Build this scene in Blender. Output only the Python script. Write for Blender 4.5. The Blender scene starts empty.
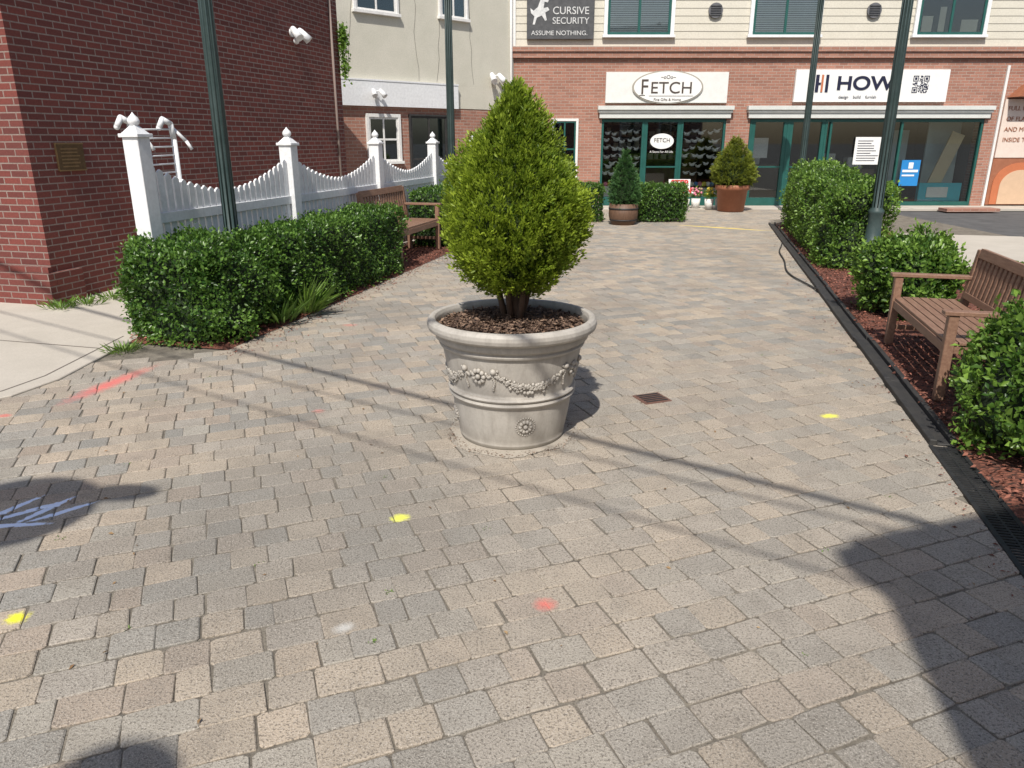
import bpy, math, random
import numpy as np
from mathutils import Matrix, Vector
random.seed(7); rng=np.random.default_rng(7)
R=math.radians
scene=bpy.context.scene
COL=scene.collection
AX=R(-14.04)

# ------------------------------------------------------------------ materials
def nmat(name):
    m=bpy.data.materials.new(name); m.use_nodes=True
    nt=m.node_tree; b=nt.nodes['Principled BSDF']
    return m,nt,b
def N(nt,t,**kw):
    n=nt.nodes.new(t)
    for k,v in kw.items(): setattr(n,k,v)
    return n
def c4(c): return (c[0],c[1],c[2],1)
def mixc(nt,fac,a,b,blend='MIX'):
    n=N(nt,'ShaderNodeMix',data_type='RGBA',blend_type=blend)
    for sock,val in ((n.inputs[0],fac),(n.inputs[6],a),(n.inputs[7],b)):
        if hasattr(val,'is_output'): nt.links.new(val,sock)
        elif isinstance(val,(int,float)): sock.default_value=val
        else: sock.default_value=c4(val)
    return n.outputs[2]
def noise(nt,vec,scale,detail=4,rough=.6):
    n=N(nt,'ShaderNodeTexNoise'); n.inputs['Scale'].default_value=scale
    n.inputs['Detail'].default_value=detail; n.inputs['Roughness'].default_value=rough
    if vec is not None: nt.links.new(vec,n.inputs['Vector'])
    return n.outputs['Fac']
def ramp(nt,fac,lo,hi,a=0.0,b=1.0):
    n=N(nt,'ShaderNodeMapRange'); n.clamp=True
    nt.links.new(fac,n.inputs[0]); n.inputs[1].default_value=lo; n.inputs[2].default_value=hi
    n.inputs[3].default_value=a; n.inputs[4].default_value=b
    return n.outputs[0]
def bump(nt,b,h,strength=.3,dist=.01):
    n=N(nt,'ShaderNodeBump'); n.inputs['Strength'].default_value=strength; n.inputs['Distance'].default_value=dist
    nt.links.new(h,n.inputs['Height']); nt.links.new(n.outputs[0],b.inputs['Normal'])
def noisy(name,c1,c2,scale=6,rough=.75,bs=.2,bd=.004,fine=60,metal=0,spec=None,stretch=None):
    m,nt,b=nmat(name)
    tc=N(nt,'ShaderNodeTexCoord').outputs['Object']
    if stretch:
        mp=N(nt,'ShaderNodeMapping'); mp.inputs['Scale'].default_value=stretch; nt.links.new(tc,mp.inputs[0]); tc=mp.outputs[0]
    n1=noise(nt,tc,scale,4,.65); n2=noise(nt,tc,fine,2,.6)
    col=mixc(nt,ramp(nt,n1,.3,.7),c1,c2)
    col=mixc(nt,ramp(nt,n2,.3,.75,0,.35),col,tuple(x*.55 for x in c1))
    nt.links.new(col,b.inputs['Base Color'])
    b.inputs['Roughness'].default_value=rough; b.inputs['Metallic'].default_value=metal
    if spec is not None: b.inputs['Specular IOR Level'].default_value=spec
    if bs>.06: bump(nt,b,n2,bs,bd)
    return m
def brickmat(name,c1,c2,mortar,bw=.205,rh=.068,ms=.006,dirt=.35):
    m,nt,b=nmat(name)
    uv=N(nt,'ShaderNodeTexCoord').outputs['UV']
    br=N(nt,'ShaderNodeTexBrick'); nt.links.new(uv,br.inputs['Vector'])
    br.inputs['Color1'].default_value=c4(c1); br.inputs['Color2'].default_value=c4(c2); br.inputs['Mortar'].default_value=c4(mortar)
    br.inputs['Scale'].default_value=1; br.inputs['Mortar Size'].default_value=ms; br.inputs['Mortar Smooth'].default_value=.2
    br.inputs['Brick Width'].default_value=bw; br.inputs['Row Height'].default_value=rh; br.inputs['Bias'].default_value=-.1
    n1=noise(nt,uv,1.3,4,.7); n2=noise(nt,uv,45,2,.6)
    col=mixc(nt,ramp(nt,n1,.35,.75,0,dirt),br.outputs['Color'],tuple(x*.5+.02 for x in c1))
    col=mixc(nt,ramp(nt,n2,.4,.8,0,.4),col,tuple(x*.55 for x in c2))
    nt.links.new(col,b.inputs['Base Color']); b.inputs['Roughness'].default_value=.85
    inv=N(nt,'ShaderNodeMath',operation='SUBTRACT'); inv.inputs[0].default_value=1; nt.links.new(br.outputs['Fac'],inv.inputs[1])
    ad=N(nt,'ShaderNodeMath',operation='ADD'); nt.links.new(inv.outputs[0],ad.inputs[0])
    mu=N(nt,'ShaderNodeMath',operation='MULTIPLY'); nt.links.new(n2,mu.inputs[0]); mu.inputs[1].default_value=.4
    nt.links.new(mu.outputs[0],ad.inputs[1]); bump(nt,b,ad.outputs[0],.6,.006)
    return m
def leafmat(name,c_dark,c_lite,trans=.35,rough=.45):
    m,nt,b=nmat(name)
    at=N(nt,'ShaderNodeAttribute'); at.attribute_name='Col'
    sep=N(nt,'ShaderNodeSeparateColor'); nt.links.new(at.outputs['Color'],sep.inputs[0])
    col=mixc(nt,sep.outputs[0],c_dark,c_lite)
    nt.links.new(col,b.inputs['Base Color']); b.inputs['Roughness'].default_value=rough
    b.inputs['Specular IOR Level'].default_value=.4
    if trans>0:
        tr=N(nt,'ShaderNodeBsdfTranslucent'); tcol=mixc(nt,.5,col,tuple(min(1,x*1.6) for x in c_lite)); nt.links.new(tcol,tr.inputs[0])
        mx=N(nt,'ShaderNodeMixShader'); mx.inputs[0].default_value=trans
        nt.links.new(b.outputs[0],mx.inputs[1]); nt.links.new(tr.outputs[0],mx.inputs[2])
        nt.links.new(mx.outputs[0],nt.nodes['Material Output'].inputs[0])
    return m
def plain(name,c,rough=.6,metal=0):
    return noisy(name,c,tuple(min(1,x*1.12) for x in c),8,rough,.05,.002,80,metal)
def glassmat(name,tint=(.85,.92,.9),refl=.12):
    m,nt,b=nmat(name)
    lw=N(nt,'ShaderNodeLayerWeight'); lw.inputs[0].default_value=.35
    tr=N(nt,'ShaderNodeBsdfTransparent'); tr.inputs[0].default_value=c4(tint)
    gl=N(nt,'ShaderNodeBsdfGlossy'); gl.inputs['Roughness'].default_value=.02
    f=ramp(nt,lw.outputs['Fresnel'],0,1,refl,.95)
    mx=N(nt,'ShaderNodeMixShader'); nt.links.new(f,mx.inputs[0]); nt.links.new(tr.outputs[0],mx.inputs[1]); nt.links.new(gl.outputs[0],mx.inputs[2])
    nt.links.new(mx.outputs[0],nt.nodes['Material Output'].inputs[0]); return m

M={}
M['brickL']=brickmat('dark_red_brick',(.21,.050,.038),(.115,.029,.025),(.29,.235,.205),ms=.007)
M['brickS']=brickmat('orange_brick',(.42,.20,.14),(.29,.135,.095),(.42,.36,.31))
M['stucco']=noisy('cream_stucco',(.58,.56,.47),(.66,.63,.54),2.0,.9,.3,.006,40)
M['white']=noisy('white_vinyl',(.78,.79,.80),(.83,.84,.85),3,.45,.05,.001,20)
M['whitep']=noisy('white_paint',(.74,.73,.70),(.83,.82,.80),5,.6,.1,.002,30)
M['siding']=noisy('cream_siding',(.60,.565,.475),(.64,.605,.515),3,.7,.05,.002,30)
M['green']=noisy('green_frame_paint',(.012,.085,.07),(.02,.11,.095),6,.4,.05,.001,50)
M['pole']=noisy('dark_green_metal',(.035,.062,.06),(.06,.09,.088),8,.45,.08,.001,60)
M['black']=noisy('black_rubber',(.022,.022,.024),(.05,.047,.043),9,.7,.2,.002,70)
M['iron']=noisy('dark_iron',(.025,.027,.03),(.05,.05,.05),20,.55,.2,.002,90,.3)
M['dark']=plain('dark_interior',(.02,.022,.022),.8)
M['room']=plain('room_wall',(.10,.10,.095),.9)
M['floorin']=plain('room_floor',(.18,.14,.10),.7)
M['glass']=glassmat('window_glass',(.92,.95,.94),.045)
M['glassd']=glassmat('upper_window_glass',(.70,.76,.75),.10)
M['blind']=plain('blind_slats',(.70,.74,.76),.6)
M['wood']=noisy('weathered_bench_wood',(.19,.10,.065),(.31,.185,.125),6,.55,.3,.002,30,stretch=(9,1.2,9))
M['barrel']=noisy('barrel_wood',(.10,.055,.035),(.18,.10,.06),6,.6,.3,.003,30,stretch=(8,8,1))
M['terra']=noisy('terracotta',(.30,.11,.055),(.38,.15,.08),5,.6,.1,.002,40)
M['bronze']=noisy('bronze_plaque',(.10,.065,.03),(.16,.10,.05),20,.45,.3,.002,60,.6)
M['signdark']=noisy('charcoal_sign',(.055,.058,.062),(.10,.10,.105),9,.6,.1,.002,50)
M['signwhite']=plain('white_sign',(.80,.80,.78),.45)
M['signworn']=noisy('worn_sign_letters',(.50,.51,.51),(.78,.78,.77),14,.6,.05,.002,60)
M['signcream']=plain('cream_sign',(.74,.74,.71),.45)
M['navy']=plain('navy_letters',(.01,.012,.04),.5)
M['brownl']=plain('brown_letters',(.07,.05,.04),.5)
M['redp']=plain('red_paint',(.62,.03,.03),.5)
M['bluep']=plain('blue_poster',(.02,.22,.55),.5)
M['cyan']=plain('cyan_poster',(.05,.5,.62),.5)
M['orange']=plain('orange_poster',(.50,.16,.07),.5)
M['pink']=plain('pink_flowers',(.75,.25,.35),.6)
M['yellow']=plain('yellow_goods',(.75,.6,.08),.6)
M['bark']=noisy('bark',(.09,.055,.035),(.16,.10,.07),12,.9,.6,.006,50,stretch=(4,4,1))
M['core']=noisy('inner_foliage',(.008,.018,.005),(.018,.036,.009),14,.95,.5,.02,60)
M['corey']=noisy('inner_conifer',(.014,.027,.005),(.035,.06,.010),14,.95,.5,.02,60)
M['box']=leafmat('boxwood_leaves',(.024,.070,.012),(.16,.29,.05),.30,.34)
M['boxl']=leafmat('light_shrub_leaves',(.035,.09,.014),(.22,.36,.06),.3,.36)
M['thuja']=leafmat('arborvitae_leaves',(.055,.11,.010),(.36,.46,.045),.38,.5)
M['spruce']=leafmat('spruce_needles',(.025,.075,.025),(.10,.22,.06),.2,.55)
M['thuja2']=leafmat('golden_cypress_leaves',(.07,.10,.012),(.28,.32,.04),.3,.55)
M['dry']=leafmat('dry_leaves',(.16,.09,.04),(.40,.28,.15),0,.8)
M['cable']=plain('cable_black',(.02,.02,.02),.6)

def potmat():
    m,nt,b=nmat('cast_stone_planter')
    tc=N(nt,'ShaderNodeTexCoord').outputs['Object']
    mp=N(nt,'ShaderNodeMapping'); mp.inputs['Scale'].default_value=(3,3,1); nt.links.new(tc,mp.inputs[0])
    n1=noise(nt,mp.outputs[0],3,6,.7); n2=noise(nt,tc,70,4,.7)
    col=mixc(nt,ramp(nt,n1,.35,.7),(.48,.45,.405),(.37,.345,.31))
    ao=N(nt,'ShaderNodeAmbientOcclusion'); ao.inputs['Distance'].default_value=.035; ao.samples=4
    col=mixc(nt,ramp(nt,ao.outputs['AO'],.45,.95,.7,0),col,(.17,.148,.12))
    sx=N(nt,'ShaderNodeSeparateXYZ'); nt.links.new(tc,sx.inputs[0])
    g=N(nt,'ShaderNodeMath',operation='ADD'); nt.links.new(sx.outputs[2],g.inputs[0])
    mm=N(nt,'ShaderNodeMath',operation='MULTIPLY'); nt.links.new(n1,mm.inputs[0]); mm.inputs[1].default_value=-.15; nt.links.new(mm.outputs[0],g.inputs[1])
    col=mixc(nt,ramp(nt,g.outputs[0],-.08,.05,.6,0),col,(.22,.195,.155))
    mp2=N(nt,'ShaderNodeMapping'); mp2.inputs['Scale'].default_value=(14,14,1.2); nt.links.new(tc,mp2.inputs[0])
    n3=noise(nt,mp2.outputs[0],1.5,4,.7)
    col=mixc(nt,ramp(nt,n3,.50,.75,0,.55),col,(.25,.225,.195))
    col=mixc(nt,ramp(nt,n2,.5,.8,0,.4),col,(.23,.20,.175))
    nt.links.new(col,b.inputs['Base Color']); b.inputs['Roughness'].default_value=.6
    bump(nt,b,n2,.25,.003); return m
M['pot']=potmat()

def mulchmat(name,c1,c2,c3):
    m,nt,b=nmat(name)
    tc=N(nt,'ShaderNodeTexCoord').outputs['Object']
    v=N(nt,'ShaderNodeTexVoronoi'); v.inputs['Scale'].default_value=45; nt.links.new(tc,v.inputs['Vector'])
    sep=N(nt,'ShaderNodeSeparateColor'); nt.links.new(v.outputs['Color'],sep.inputs[0])
    col=mixc(nt,sep.outputs[0],c1,c2); col=mixc(nt,ramp(nt,sep.outputs[1],.6,.9),col,c3)
    nt.links.new(col,b.inputs['Base Color']); b.inputs['Roughness'].default_value=.9
    bump(nt,b,v.outputs['Distance'],.9,.02); return m
M['mulch']=mulchmat('red_mulch',(.12,.042,.027),(.22,.08,.05),(.05,.025,.018))
M['mulchb']=mulchmat('brown_mulch',(.09,.055,.04),(.17,.11,.08),(.04,.026,.02))
M['chip']=leafmat('mulch_chips',(.08,.03,.02),(.36,.145,.10),.0,.9)
M['chipb']=leafmat('brown_chips',(.06,.035,.025),(.30,.20,.14),.0,.9)

MARKS=[ # cx,cy,rx,ry,rot,color,soft,strength
 (-2.86,5.02,.10,.50,R(-14),(.72,.15,.14),.75,.75),
 (-3.2,4.37,.05,.04,0,(.7,.15,.13),.5,.6),
 (.124,2.37,.055,.05,0,(.75,.17,.14),.8,.7),
 (-1.24,4.45,.05,.045,0,(.7,.18,.16),.7,.4),
 (-1.52,6.77,.09,.06,0,(.7,.2,.18),.7,.4),
 (-.515,3.04,.055,.042,.3,(.80,.82,.12),.55,.9),
 (-1.80,2.29,.05,.045,0,(.85,.80,.05),.55,.95),
 (2.0,4.36,.075,.045,.2,(.85,.8,.12),.55,.9),
 (-.60,2.23,.05,.035,.5,(.7,.7,.68),.7,.5),
 (4.15,14.87,1.1,.09,R(-33),(.80,.62,.12),.6,.9),
]
for dx,dy,l,a in ((-.16,.02,.17,64),(-.07,.0,.16,42),(.01,.02,.16,66),(.10,.0,.15,44),(-.05,-.13,.17,6)):
    MARKS.append((-2.20+dx,3.10+dy,l,.021,R(a),(.68,.78,.98),.2,1))
def pavermat(name,paver=True):
    m,nt,b=nmat(name)
    tc=N(nt,'ShaderNodeTexCoord').outputs['Object']
    n2=noise(nt,tc,120,3,.75); n3=noise(nt,tc,6,4,.72)
    if paver:
        n4=noise(nt,tc,270,1,.6)
        at=N(nt,'ShaderNodeAttribute'); at.attribute_name='Col'
        col=mixc(nt,ramp(nt,n3,.47,.72,0,.5),at.outputs['Color'],(.20,.178,.15))
        col=mixc(nt,ramp(nt,n4,.54,.70,0,.6),col,(.58,.53,.47))
    else: col=mixc(nt,ramp(nt,n3,.35,.65),(.13,.115,.095),(.24,.215,.175))
    col=mixc(nt,ramp(nt,n2,.51,.64,0,.8),col,(.10,.087,.072))
    if paver:
        n5=noise(nt,tc,35,3,.7)
        for cx,cy,rx,ry,rot,cc,soft,st in MARKS:
            mp=N(nt,'ShaderNodeMapping',vector_type='TEXTURE'); mp.inputs['Location'].default_value=(cx,cy,0); mp.inputs['Rotation'].default_value=(0,0,rot); mp.inputs['Scale'].default_value=(rx,ry,100); nt.links.new(tc,mp.inputs[0])
            ln=N(nt,'ShaderNodeVectorMath',operation='LENGTH'); nt.links.new(mp.outputs[0],ln.inputs[0])
            ad=N(nt,'ShaderNodeMath',operation='ADD'); nt.links.new(ln.outputs['Value'],ad.inputs[0]); nt.links.new(n5,ad.inputs[1])
            f=ramp(nt,ad.outputs[0],1.45-soft,1.5,st,0)
            col=mixc(nt,f,col,cc)
    nt.links.new(col,b.inputs['Base Color']); b.inputs['Roughness'].default_value=.9; b.inputs['Specular IOR Level'].default_value=.25
    bump(nt,b,n2,.8,.006); return m
M['paver']=pavermat('concrete_pavers'); M['sand']=pavermat('joint_sand',False)
M['asphalt']=noisy('asphalt',(.07,.07,.072),(.12,.12,.12),3,.9,.5,.006,150)
M['concrete']=noisy('concrete_walk',(.46,.42,.36),(.53,.485,.42),2,.9,.3,.003,110)
M['joint']=plain('slab_joint',(.16,.14,.12),.9)

# ------------------------------------------------------------------ geometry
def E(name,loc=(0,0,0),rz=0):
    e=bpy.data.objects.new(name,None); COL.objects.link(e); e.location=loc; e.rotation_euler=(0,0,rz); e.empty_display_size=.2
    return e
class Geo:
    def __init__(s): s.v=[];s.f=[];s.uv=[];s.sm=[];s.T=None
    def _add(s,vs,fs,uvs,sm=False):
        b=len(s.v)
        if s.T is not None: vs=[tuple(s.T@Vector(p)) for p in vs]
        s.v+=[tuple(p) for p in vs]
        for f,u in zip(fs,uvs): s.f.append([b+i for i in f]); s.uv.append(u); s.sm.append(sm)
    def box(s,x0,x1,y0,y1,z0,z1):
        vs=[(x0,y0,z0),(x1,y0,z0),(x1,y1,z0),(x0,y1,z0),(x0,y0,z1),(x1,y0,z1),(x1,y1,z1),(x0,y1,z1)]
        fs=[(0,3,2,1),(4,5,6,7),(0,1,5,4),(2,3,7,6),(1,2,6,5),(3,0,4,7)]
        pr=[(0,1),(0,1),(0,2),(0,2),(1,2),(1,2)]
        s._add(vs,fs,[[(vs[i][a],vs[i][c]) for i in f] for f,(a,c) in zip(fs,pr)]); return s
    def poly(s,pts,z0,z1):
        n=len(pts); vs=[(p[0],p[1],z0) for p in pts]+[(p[0],p[1],z1) for p in pts]
        fs=[tuple(range(n,2*n)),tuple(range(n-1,-1,-1))]+[(i,(i+1)%n,n+(i+1)%n,n+i) for i in range(n)]
        s._add(vs,fs,[[(vs[i][0],vs[i][1]) for i in f] for f in fs]); return s
    def prism_xz(s,pts,y0,y1):
        n=len(pts); vs=[(p[0],y0,p[1]) for p in pts]+[(p[0],y1,p[1]) for p in pts]
        fs=[tuple(range(n)),tuple(range(2*n-1,n-1,-1))]+[(i,n+i,n+(i+1)%n,(i+1)%n) for i in range(n)]
        s._add(vs,fs,[[(vs[i][0],vs[i][2]) for i in f] for f in fs]); return s
    def cyl(s,p0,p1,r0,r1=None,n=14):
        if r1 is None: r1=r0
        p0=Vector(p0);p1=Vector(p1); d=(p1-p0).normalized()
        a=d.orthogonal().normalized(); b=d.cross(a)
        vs=[]
        for p,r in ((p0,r0),(p1,r1)):
            for i in range(n):
                t=2*math.pi*i/n; vs.append(tuple(p+a*math.cos(t)*r+b*math.sin(t)*r))
        fs=[(i,(i+1)%n,n+(i+1)%n,n+i) for i in range(n)]
        s._add(vs,fs,[[(0,0)]*4]*n,True)
        b0=len(s.v)-2*n
        s.f.append([b0+i for i in range(n-1,-1,-1)]); s.uv.append([(0,0)]*n); s.sm.append(False)
        s.f.append([b0+n+i for i in range(n)]); s.uv.append([(0,0)]*n); s.sm.append(False)
        return s
    def tube(s,pts,r,n=8):
        for a,b in zip(pts[:-1],pts[1:]): s.cyl(a,b,r,r,n)
        return s
    def lathe(s,prof,n=32,c=(0,0,0)):
        vs=[];m=len(prof)
        for r,z in prof:
            for i in range(n):
                t=2*math.pi*i/n; vs.append((c[0]+r*math.cos(t),c[1]+r*math.sin(t),c[2]+z))
        fs=[]
        for j in range(m-1):
            for i in range(n):
                fs.append((j*n+i,j*n+(i+1)%n,(j+1)*n+(i+1)%n,(j+1)*n+i))
        s._add(vs,fs,[[(0,0)]*4]*len(fs),True); return s
    def ball(s,c,r,sx=1,sy=1,sz=1,n=8,m=6):
        vs=[];
        for j in range(m+1):
            p=math.pi*j/m
            for i in range(n):
                t=2*math.pi*i/n; vs.append((c[0]+r*sx*math.sin(p)*math.cos(t),c[1]+r*sy*math.sin(p)*math.sin(t),c[2]-r*sz*math.cos(p)))
        fs=[(j*n+i,j*n+(i+1)%n,(j+1)*n+(i+1)%n,(j+1)*n+i) for j in range(m) for i in range(n)]
        s._add(vs,fs,[[(0,0)]*4]*len(fs),True); return s
    def obj(s,name,mat,parent=None,bevel=0):
        me=bpy.data.meshes.new(name); me.from_pydata(s.v,[],s.f)
        ul=me.uv_layers.new(name='UVMap')
        flat=[c for f in s.uv for u in f for c in u]
        ul.data.foreach_set('uv',flat); me.polygons.foreach_set('use_smooth',s.sm)
        me.materials.append(M[mat] if isinstance(mat,str) else mat); me.update()
        o=bpy.data.objects.new(name,me); COL.objects.link(o)
        if parent: o.parent=parent
        if bevel:
            md=o.modifiers.new('bevel','BEVEL'); md.width=bevel; md.segments=1; md.limit_method='ANGLE'
        return o
def text(name,body,size,loc,mat,parent,ext=.006,rot=(R(90),0,0),sx=1,align='CENTER',off=0):
    cu=bpy.data.curves.new(name,'FONT'); cu.body=body; cu.size=size; cu.extrude=ext; cu.align_x=align; cu.align_y='CENTER'; cu.offset=off
    cu.materials.append(M[mat]); o=bpy.data.objects.new(name,cu); COL.objects.link(o)
    o.location=loc; o.rotation_euler=rot; o.scale=(sx,1,1); o.parent=parent; return o

def lump(p,f,seed):
    r=np.random.default_rng(seed); out=np.zeros(len(p))
    for k in range(7):
        d=r.normal(size=3); d/=np.linalg.norm(d); fr=f*r.uniform(.6,1.8)
        out+=np.sin(p@d*fr+r.uniform(0,6.28))/ (1+k*.25)
    return out/3.2
def leaves(name,P,D,Nn,L,Wd,col,mat,parent):
    n=len(P)
    D=D/np.linalg.norm(D,axis=1,keepdims=True)
    S=np.cross(D,Nn); S/= (np.linalg.norm(S,axis=1,keepdims=True)+1e-9)
    U=np.cross(S,D)
    L=L.reshape(-1,1); Wd=Wd.reshape(-1,1)
    a=P; t=P+D*L - U*L*.12; l=P+D*L*.5+S*Wd*.5+U*Wd*.18; r=P+D*L*.5-S*Wd*.5+U*Wd*.18
    V=np.stack([a,l,t,r],1).reshape(-1,3)
    i=np.arange(n)*4
    Fx=np.stack([i,i+2,i+1,i,i+3,i+2],1).reshape(-1)
    me=bpy.data.meshes.new(name)
    me.vertices.add(4*n); me.vertices.foreach_set('co',V.astype(np.float32).ravel())
    me.loops.add(6*n); me.loops.foreach_set('vertex_index',Fx.astype(np.int32))
    me.polygons.add(2*n); me.polygons.foreach_set('loop_start',np.arange(0,6*n,3,dtype=np.int32))
    me.update(calc_edges=True)
    ca=me.color_attributes.new('Col','FLOAT_COLOR','POINT')
    c=np.repeat(np.clip(col,0,1),4); C=np.stack([c,c,c,np.ones_like(c)],1)
    ca.data.foreach_set('color',C.astype(np.float32).ravel())
    me.materials.append(M[mat]); o=bpy.data.objects.new(name,me); COL.objects.link(o); o.parent=parent
    return o
def unit(a): return a/(np.linalg.norm(a,axis=1,keepdims=True)+1e-9)

def hedge(name,loc,rz,sx,sy,h,n,leaf=.03,mat='box',rad=.16,amp=.045,z0=.03,seed=1,corem='core',sprout=.05):
    e=E(name,loc,rz); hx,hy=sx/2,sy/2; r=rng
    A=np.array([sx*sy,sx*h,sx*h,sy*h,sy*h]); fc=r.choice(5,size=n,p=A/A.sum())
    u=r.uniform(-1,1,n); v=r.uniform(-1,1,n); w=r.uniform(0,1,n)
    p=np.zeros((n,3))
    k=fc==0; p[k]=np.stack([u*hx,v*hy,np.full(n,h)],1)[k]
    k=fc==1; p[k]=np.stack([u*hx,np.full(n,-hy),w*h],1)[k]
    k=fc==2; p[k]=np.stack([u*hx,np.full(n,hy),w*h],1)[k]
    k=fc==3; p[k]=np.stack([np.full(n,-hx),v*hy,w*h],1)[k]
    k=fc==4; p[k]=np.stack([np.full(n,hx),v*hy,w*h],1)[k]
    def proj(p):
        q=p.copy(); q[:,0]=np.clip(p[:,0],-hx+rad,hx-rad); q[:,1]=np.clip(p[:,1],-hy+rad,hy-rad); q[:,2]=np.clip(p[:,2],rad*.6,h-rad)
        d=unit(p-q); return q+d*rad,d
    P,d=proj(p)
    lm=lump(P+np.array(loc),9,seed)*amp + lump(P,28,seed+5)*amp*.6
    depth=np.abs(r.normal(0,.035,n)); out=(r.random(n)<sprout)*r.uniform(0,.08,n)
    P=P+d*(lm-depth+out)[:,None]; P[:,2]=np.maximum(P[:,2],z0)
    D=unit(d*.7+np.array([0,0,.45])+r.normal(0,.65,(n,3)))
    Nn=unit(d+np.array([0,0,.5])+r.normal(0,.5,(n,3)))
    L=leaf*r.uniform(.7,1.35,n)
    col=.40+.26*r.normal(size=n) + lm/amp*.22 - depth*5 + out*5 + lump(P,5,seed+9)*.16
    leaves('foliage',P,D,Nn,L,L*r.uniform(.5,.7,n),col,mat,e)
    g=Geo()
    nx=max(4,int(sx/.12)); ny=max(4,int(sy/.12)); nz=8
    def grid(fn,a,b):
        vs=[fn(i/a,j/b) for j in range(b+1) for i in range(a+1)]
        V=np.array(vs); PP,dd=proj(V); l2=lump(PP+np.array(loc),9,seed)*amp
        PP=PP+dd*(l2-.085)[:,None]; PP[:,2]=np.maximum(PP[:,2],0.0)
        fs=[(j*(a+1)+i,j*(a+1)+i+1,(j+1)*(a+1)+i+1,(j+1)*(a+1)+i) for j in range(b) for i in range(a)]
        g._add(PP.tolist(),fs,[[(0,0)]*4]*len(fs),True)
    grid(lambda s,t:(-hx+s*sx,-hy+t*sy,h),nx,ny)
    grid(lambda s,t:(-hx+s*sx,-hy,t*h),nx,nz); grid(lambda s,t:(hx-s*sx,hy,t*h),nx,nz)
    grid(lambda s,t:(-hx,hy-s*sy,t*h),ny,nz); grid(lambda s,t:(hx,-hy+s*sy,t*h),ny,nz)
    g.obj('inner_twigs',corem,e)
    return e

def conifer(parent,c,prof,nclump,per,leaf,mat,core,spread=.07,amp=.05,seed=3,up=.9,ds=.05,gap=.055):
    z=np.array([a for a,b in prof]); rr=np.array([b for a,b in prof])
    zz=np.linspace(z[0],z[-1],400); rz=np.interp(zz,z,rr); w=rz+.04; w/=w.sum()
    h=rng.choice(zz,size=nclump,p=w)+rng.normal(0,.006,nclump); th=rng.uniform(0,2*math.pi,nclump)
    rad=np.interp(h,z,rr)
    base=np.stack([np.cos(th)*rad,np.sin(th)*rad,h],1)
    b2=base*np.array([1,1,.45])
    lm=lump(b2,11,seed)*amp+lump(b2,30,seed+2)*amp*.9
    dep=np.abs(rng.normal(0,ds,nclump))*np.clip(rad/.2,.2,1)
    rad2=np.clip(rad+lm-dep-.03,0.0,None)
    cc=np.stack([np.cos(th)*rad2,np.sin(th)*rad2,h],1)
    slope=np.gradient(rz,zz); sl=np.interp(h,zz,slope)
    outw=unit(np.stack([np.cos(th),np.sin(th),np.clip(-sl,-1,2)*.6],1))
    main=unit(outw*.75+np.array([0,0,up])+rng.normal(0,.28,(nclump,3)))
    side=unit(np.cross(main,rng.normal(size=(nclump,3))))
    k=per; idx=np.repeat(np.arange(nclump),k)
    t=rng.uniform(0,1,len(idx)); sg=rng.choice([-1,1],len(idx)); off=rng.uniform(0,1,len(idx))*(1.1-t*.7)
    sz=spread*rng.uniform(.7,1.3,nclump)[idx]
    P=cc[idx]+main[idx]*(t*sz*1.2)[:,None]+side[idx]*(sg*off*sz*.5)[:,None]+rng.normal(0,.004,(len(idx),3))
    D=unit(main[idx]*.8+side[idx]*(sg*.6*off)[:,None]+rng.normal(0,.2,(len(idx),3)))
    nn=unit(np.cross(main,side)[idx]+rng.normal(0,.45,(len(idx),3)))
    L=leaf*rng.uniform(.6,1.3,len(idx))
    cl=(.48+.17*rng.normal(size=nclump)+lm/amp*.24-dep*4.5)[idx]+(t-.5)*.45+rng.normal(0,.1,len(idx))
    P[:,0]+=c[0];P[:,1]+=c[1]
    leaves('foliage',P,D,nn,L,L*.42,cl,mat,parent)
    g=Geo(); n=40; vs=[]
    zs=np.linspace(z[0]+.03,z[-1]-.10,22)
    for a in zs:
        r0=max(np.interp(a,z,rr)*.86-gap,.01)
        for i in range(n):
            t=2*math.pi*i/n; q=np.array([[math.cos(t)*r0,math.sin(t)*r0,a*.45]])
            r1=max(r0+lump(q,11,seed)[0]*amp*.9,.008); vs.append((c[0]+math.cos(t)*r1,c[1]+math.sin(t)*r1,a))
    m=len(zs); fs=[(j*n+i,j*n+(i+1)%n,(j+1)*n+(i+1)%n,(j+1)*n+i) for j in range(m-1) for i in range(n)]
    fs+= [tuple(range(n-1,-1,-1)),tuple(range((m-1)*n,m*n))]
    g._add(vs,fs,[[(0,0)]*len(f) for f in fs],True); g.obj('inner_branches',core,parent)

def chips(name,pts,mat,parent,size=.035):
    n=len(pts); P=np.array(pts); D=unit(np.stack([rng.normal(size=n),rng.normal(size=n),rng.normal(0,.25,n)],1))
    Nn=unit(np.stack([rng.normal(0,.4,n),rng.normal(0,.4,n),np.ones(n)],1)); L=size*rng.uniform(.4,1.4,n)
    leaves(name,P,D,Nn,L,L*rng.uniform(.3,.6,n),rng.uniform(0,1,n)**1.4,mat,parent)

def F(x,y,z=0):
    c,s=math.cos(AX),math.sin(AX); return (x*c-y*s,x*s+y*c,z)

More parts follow.
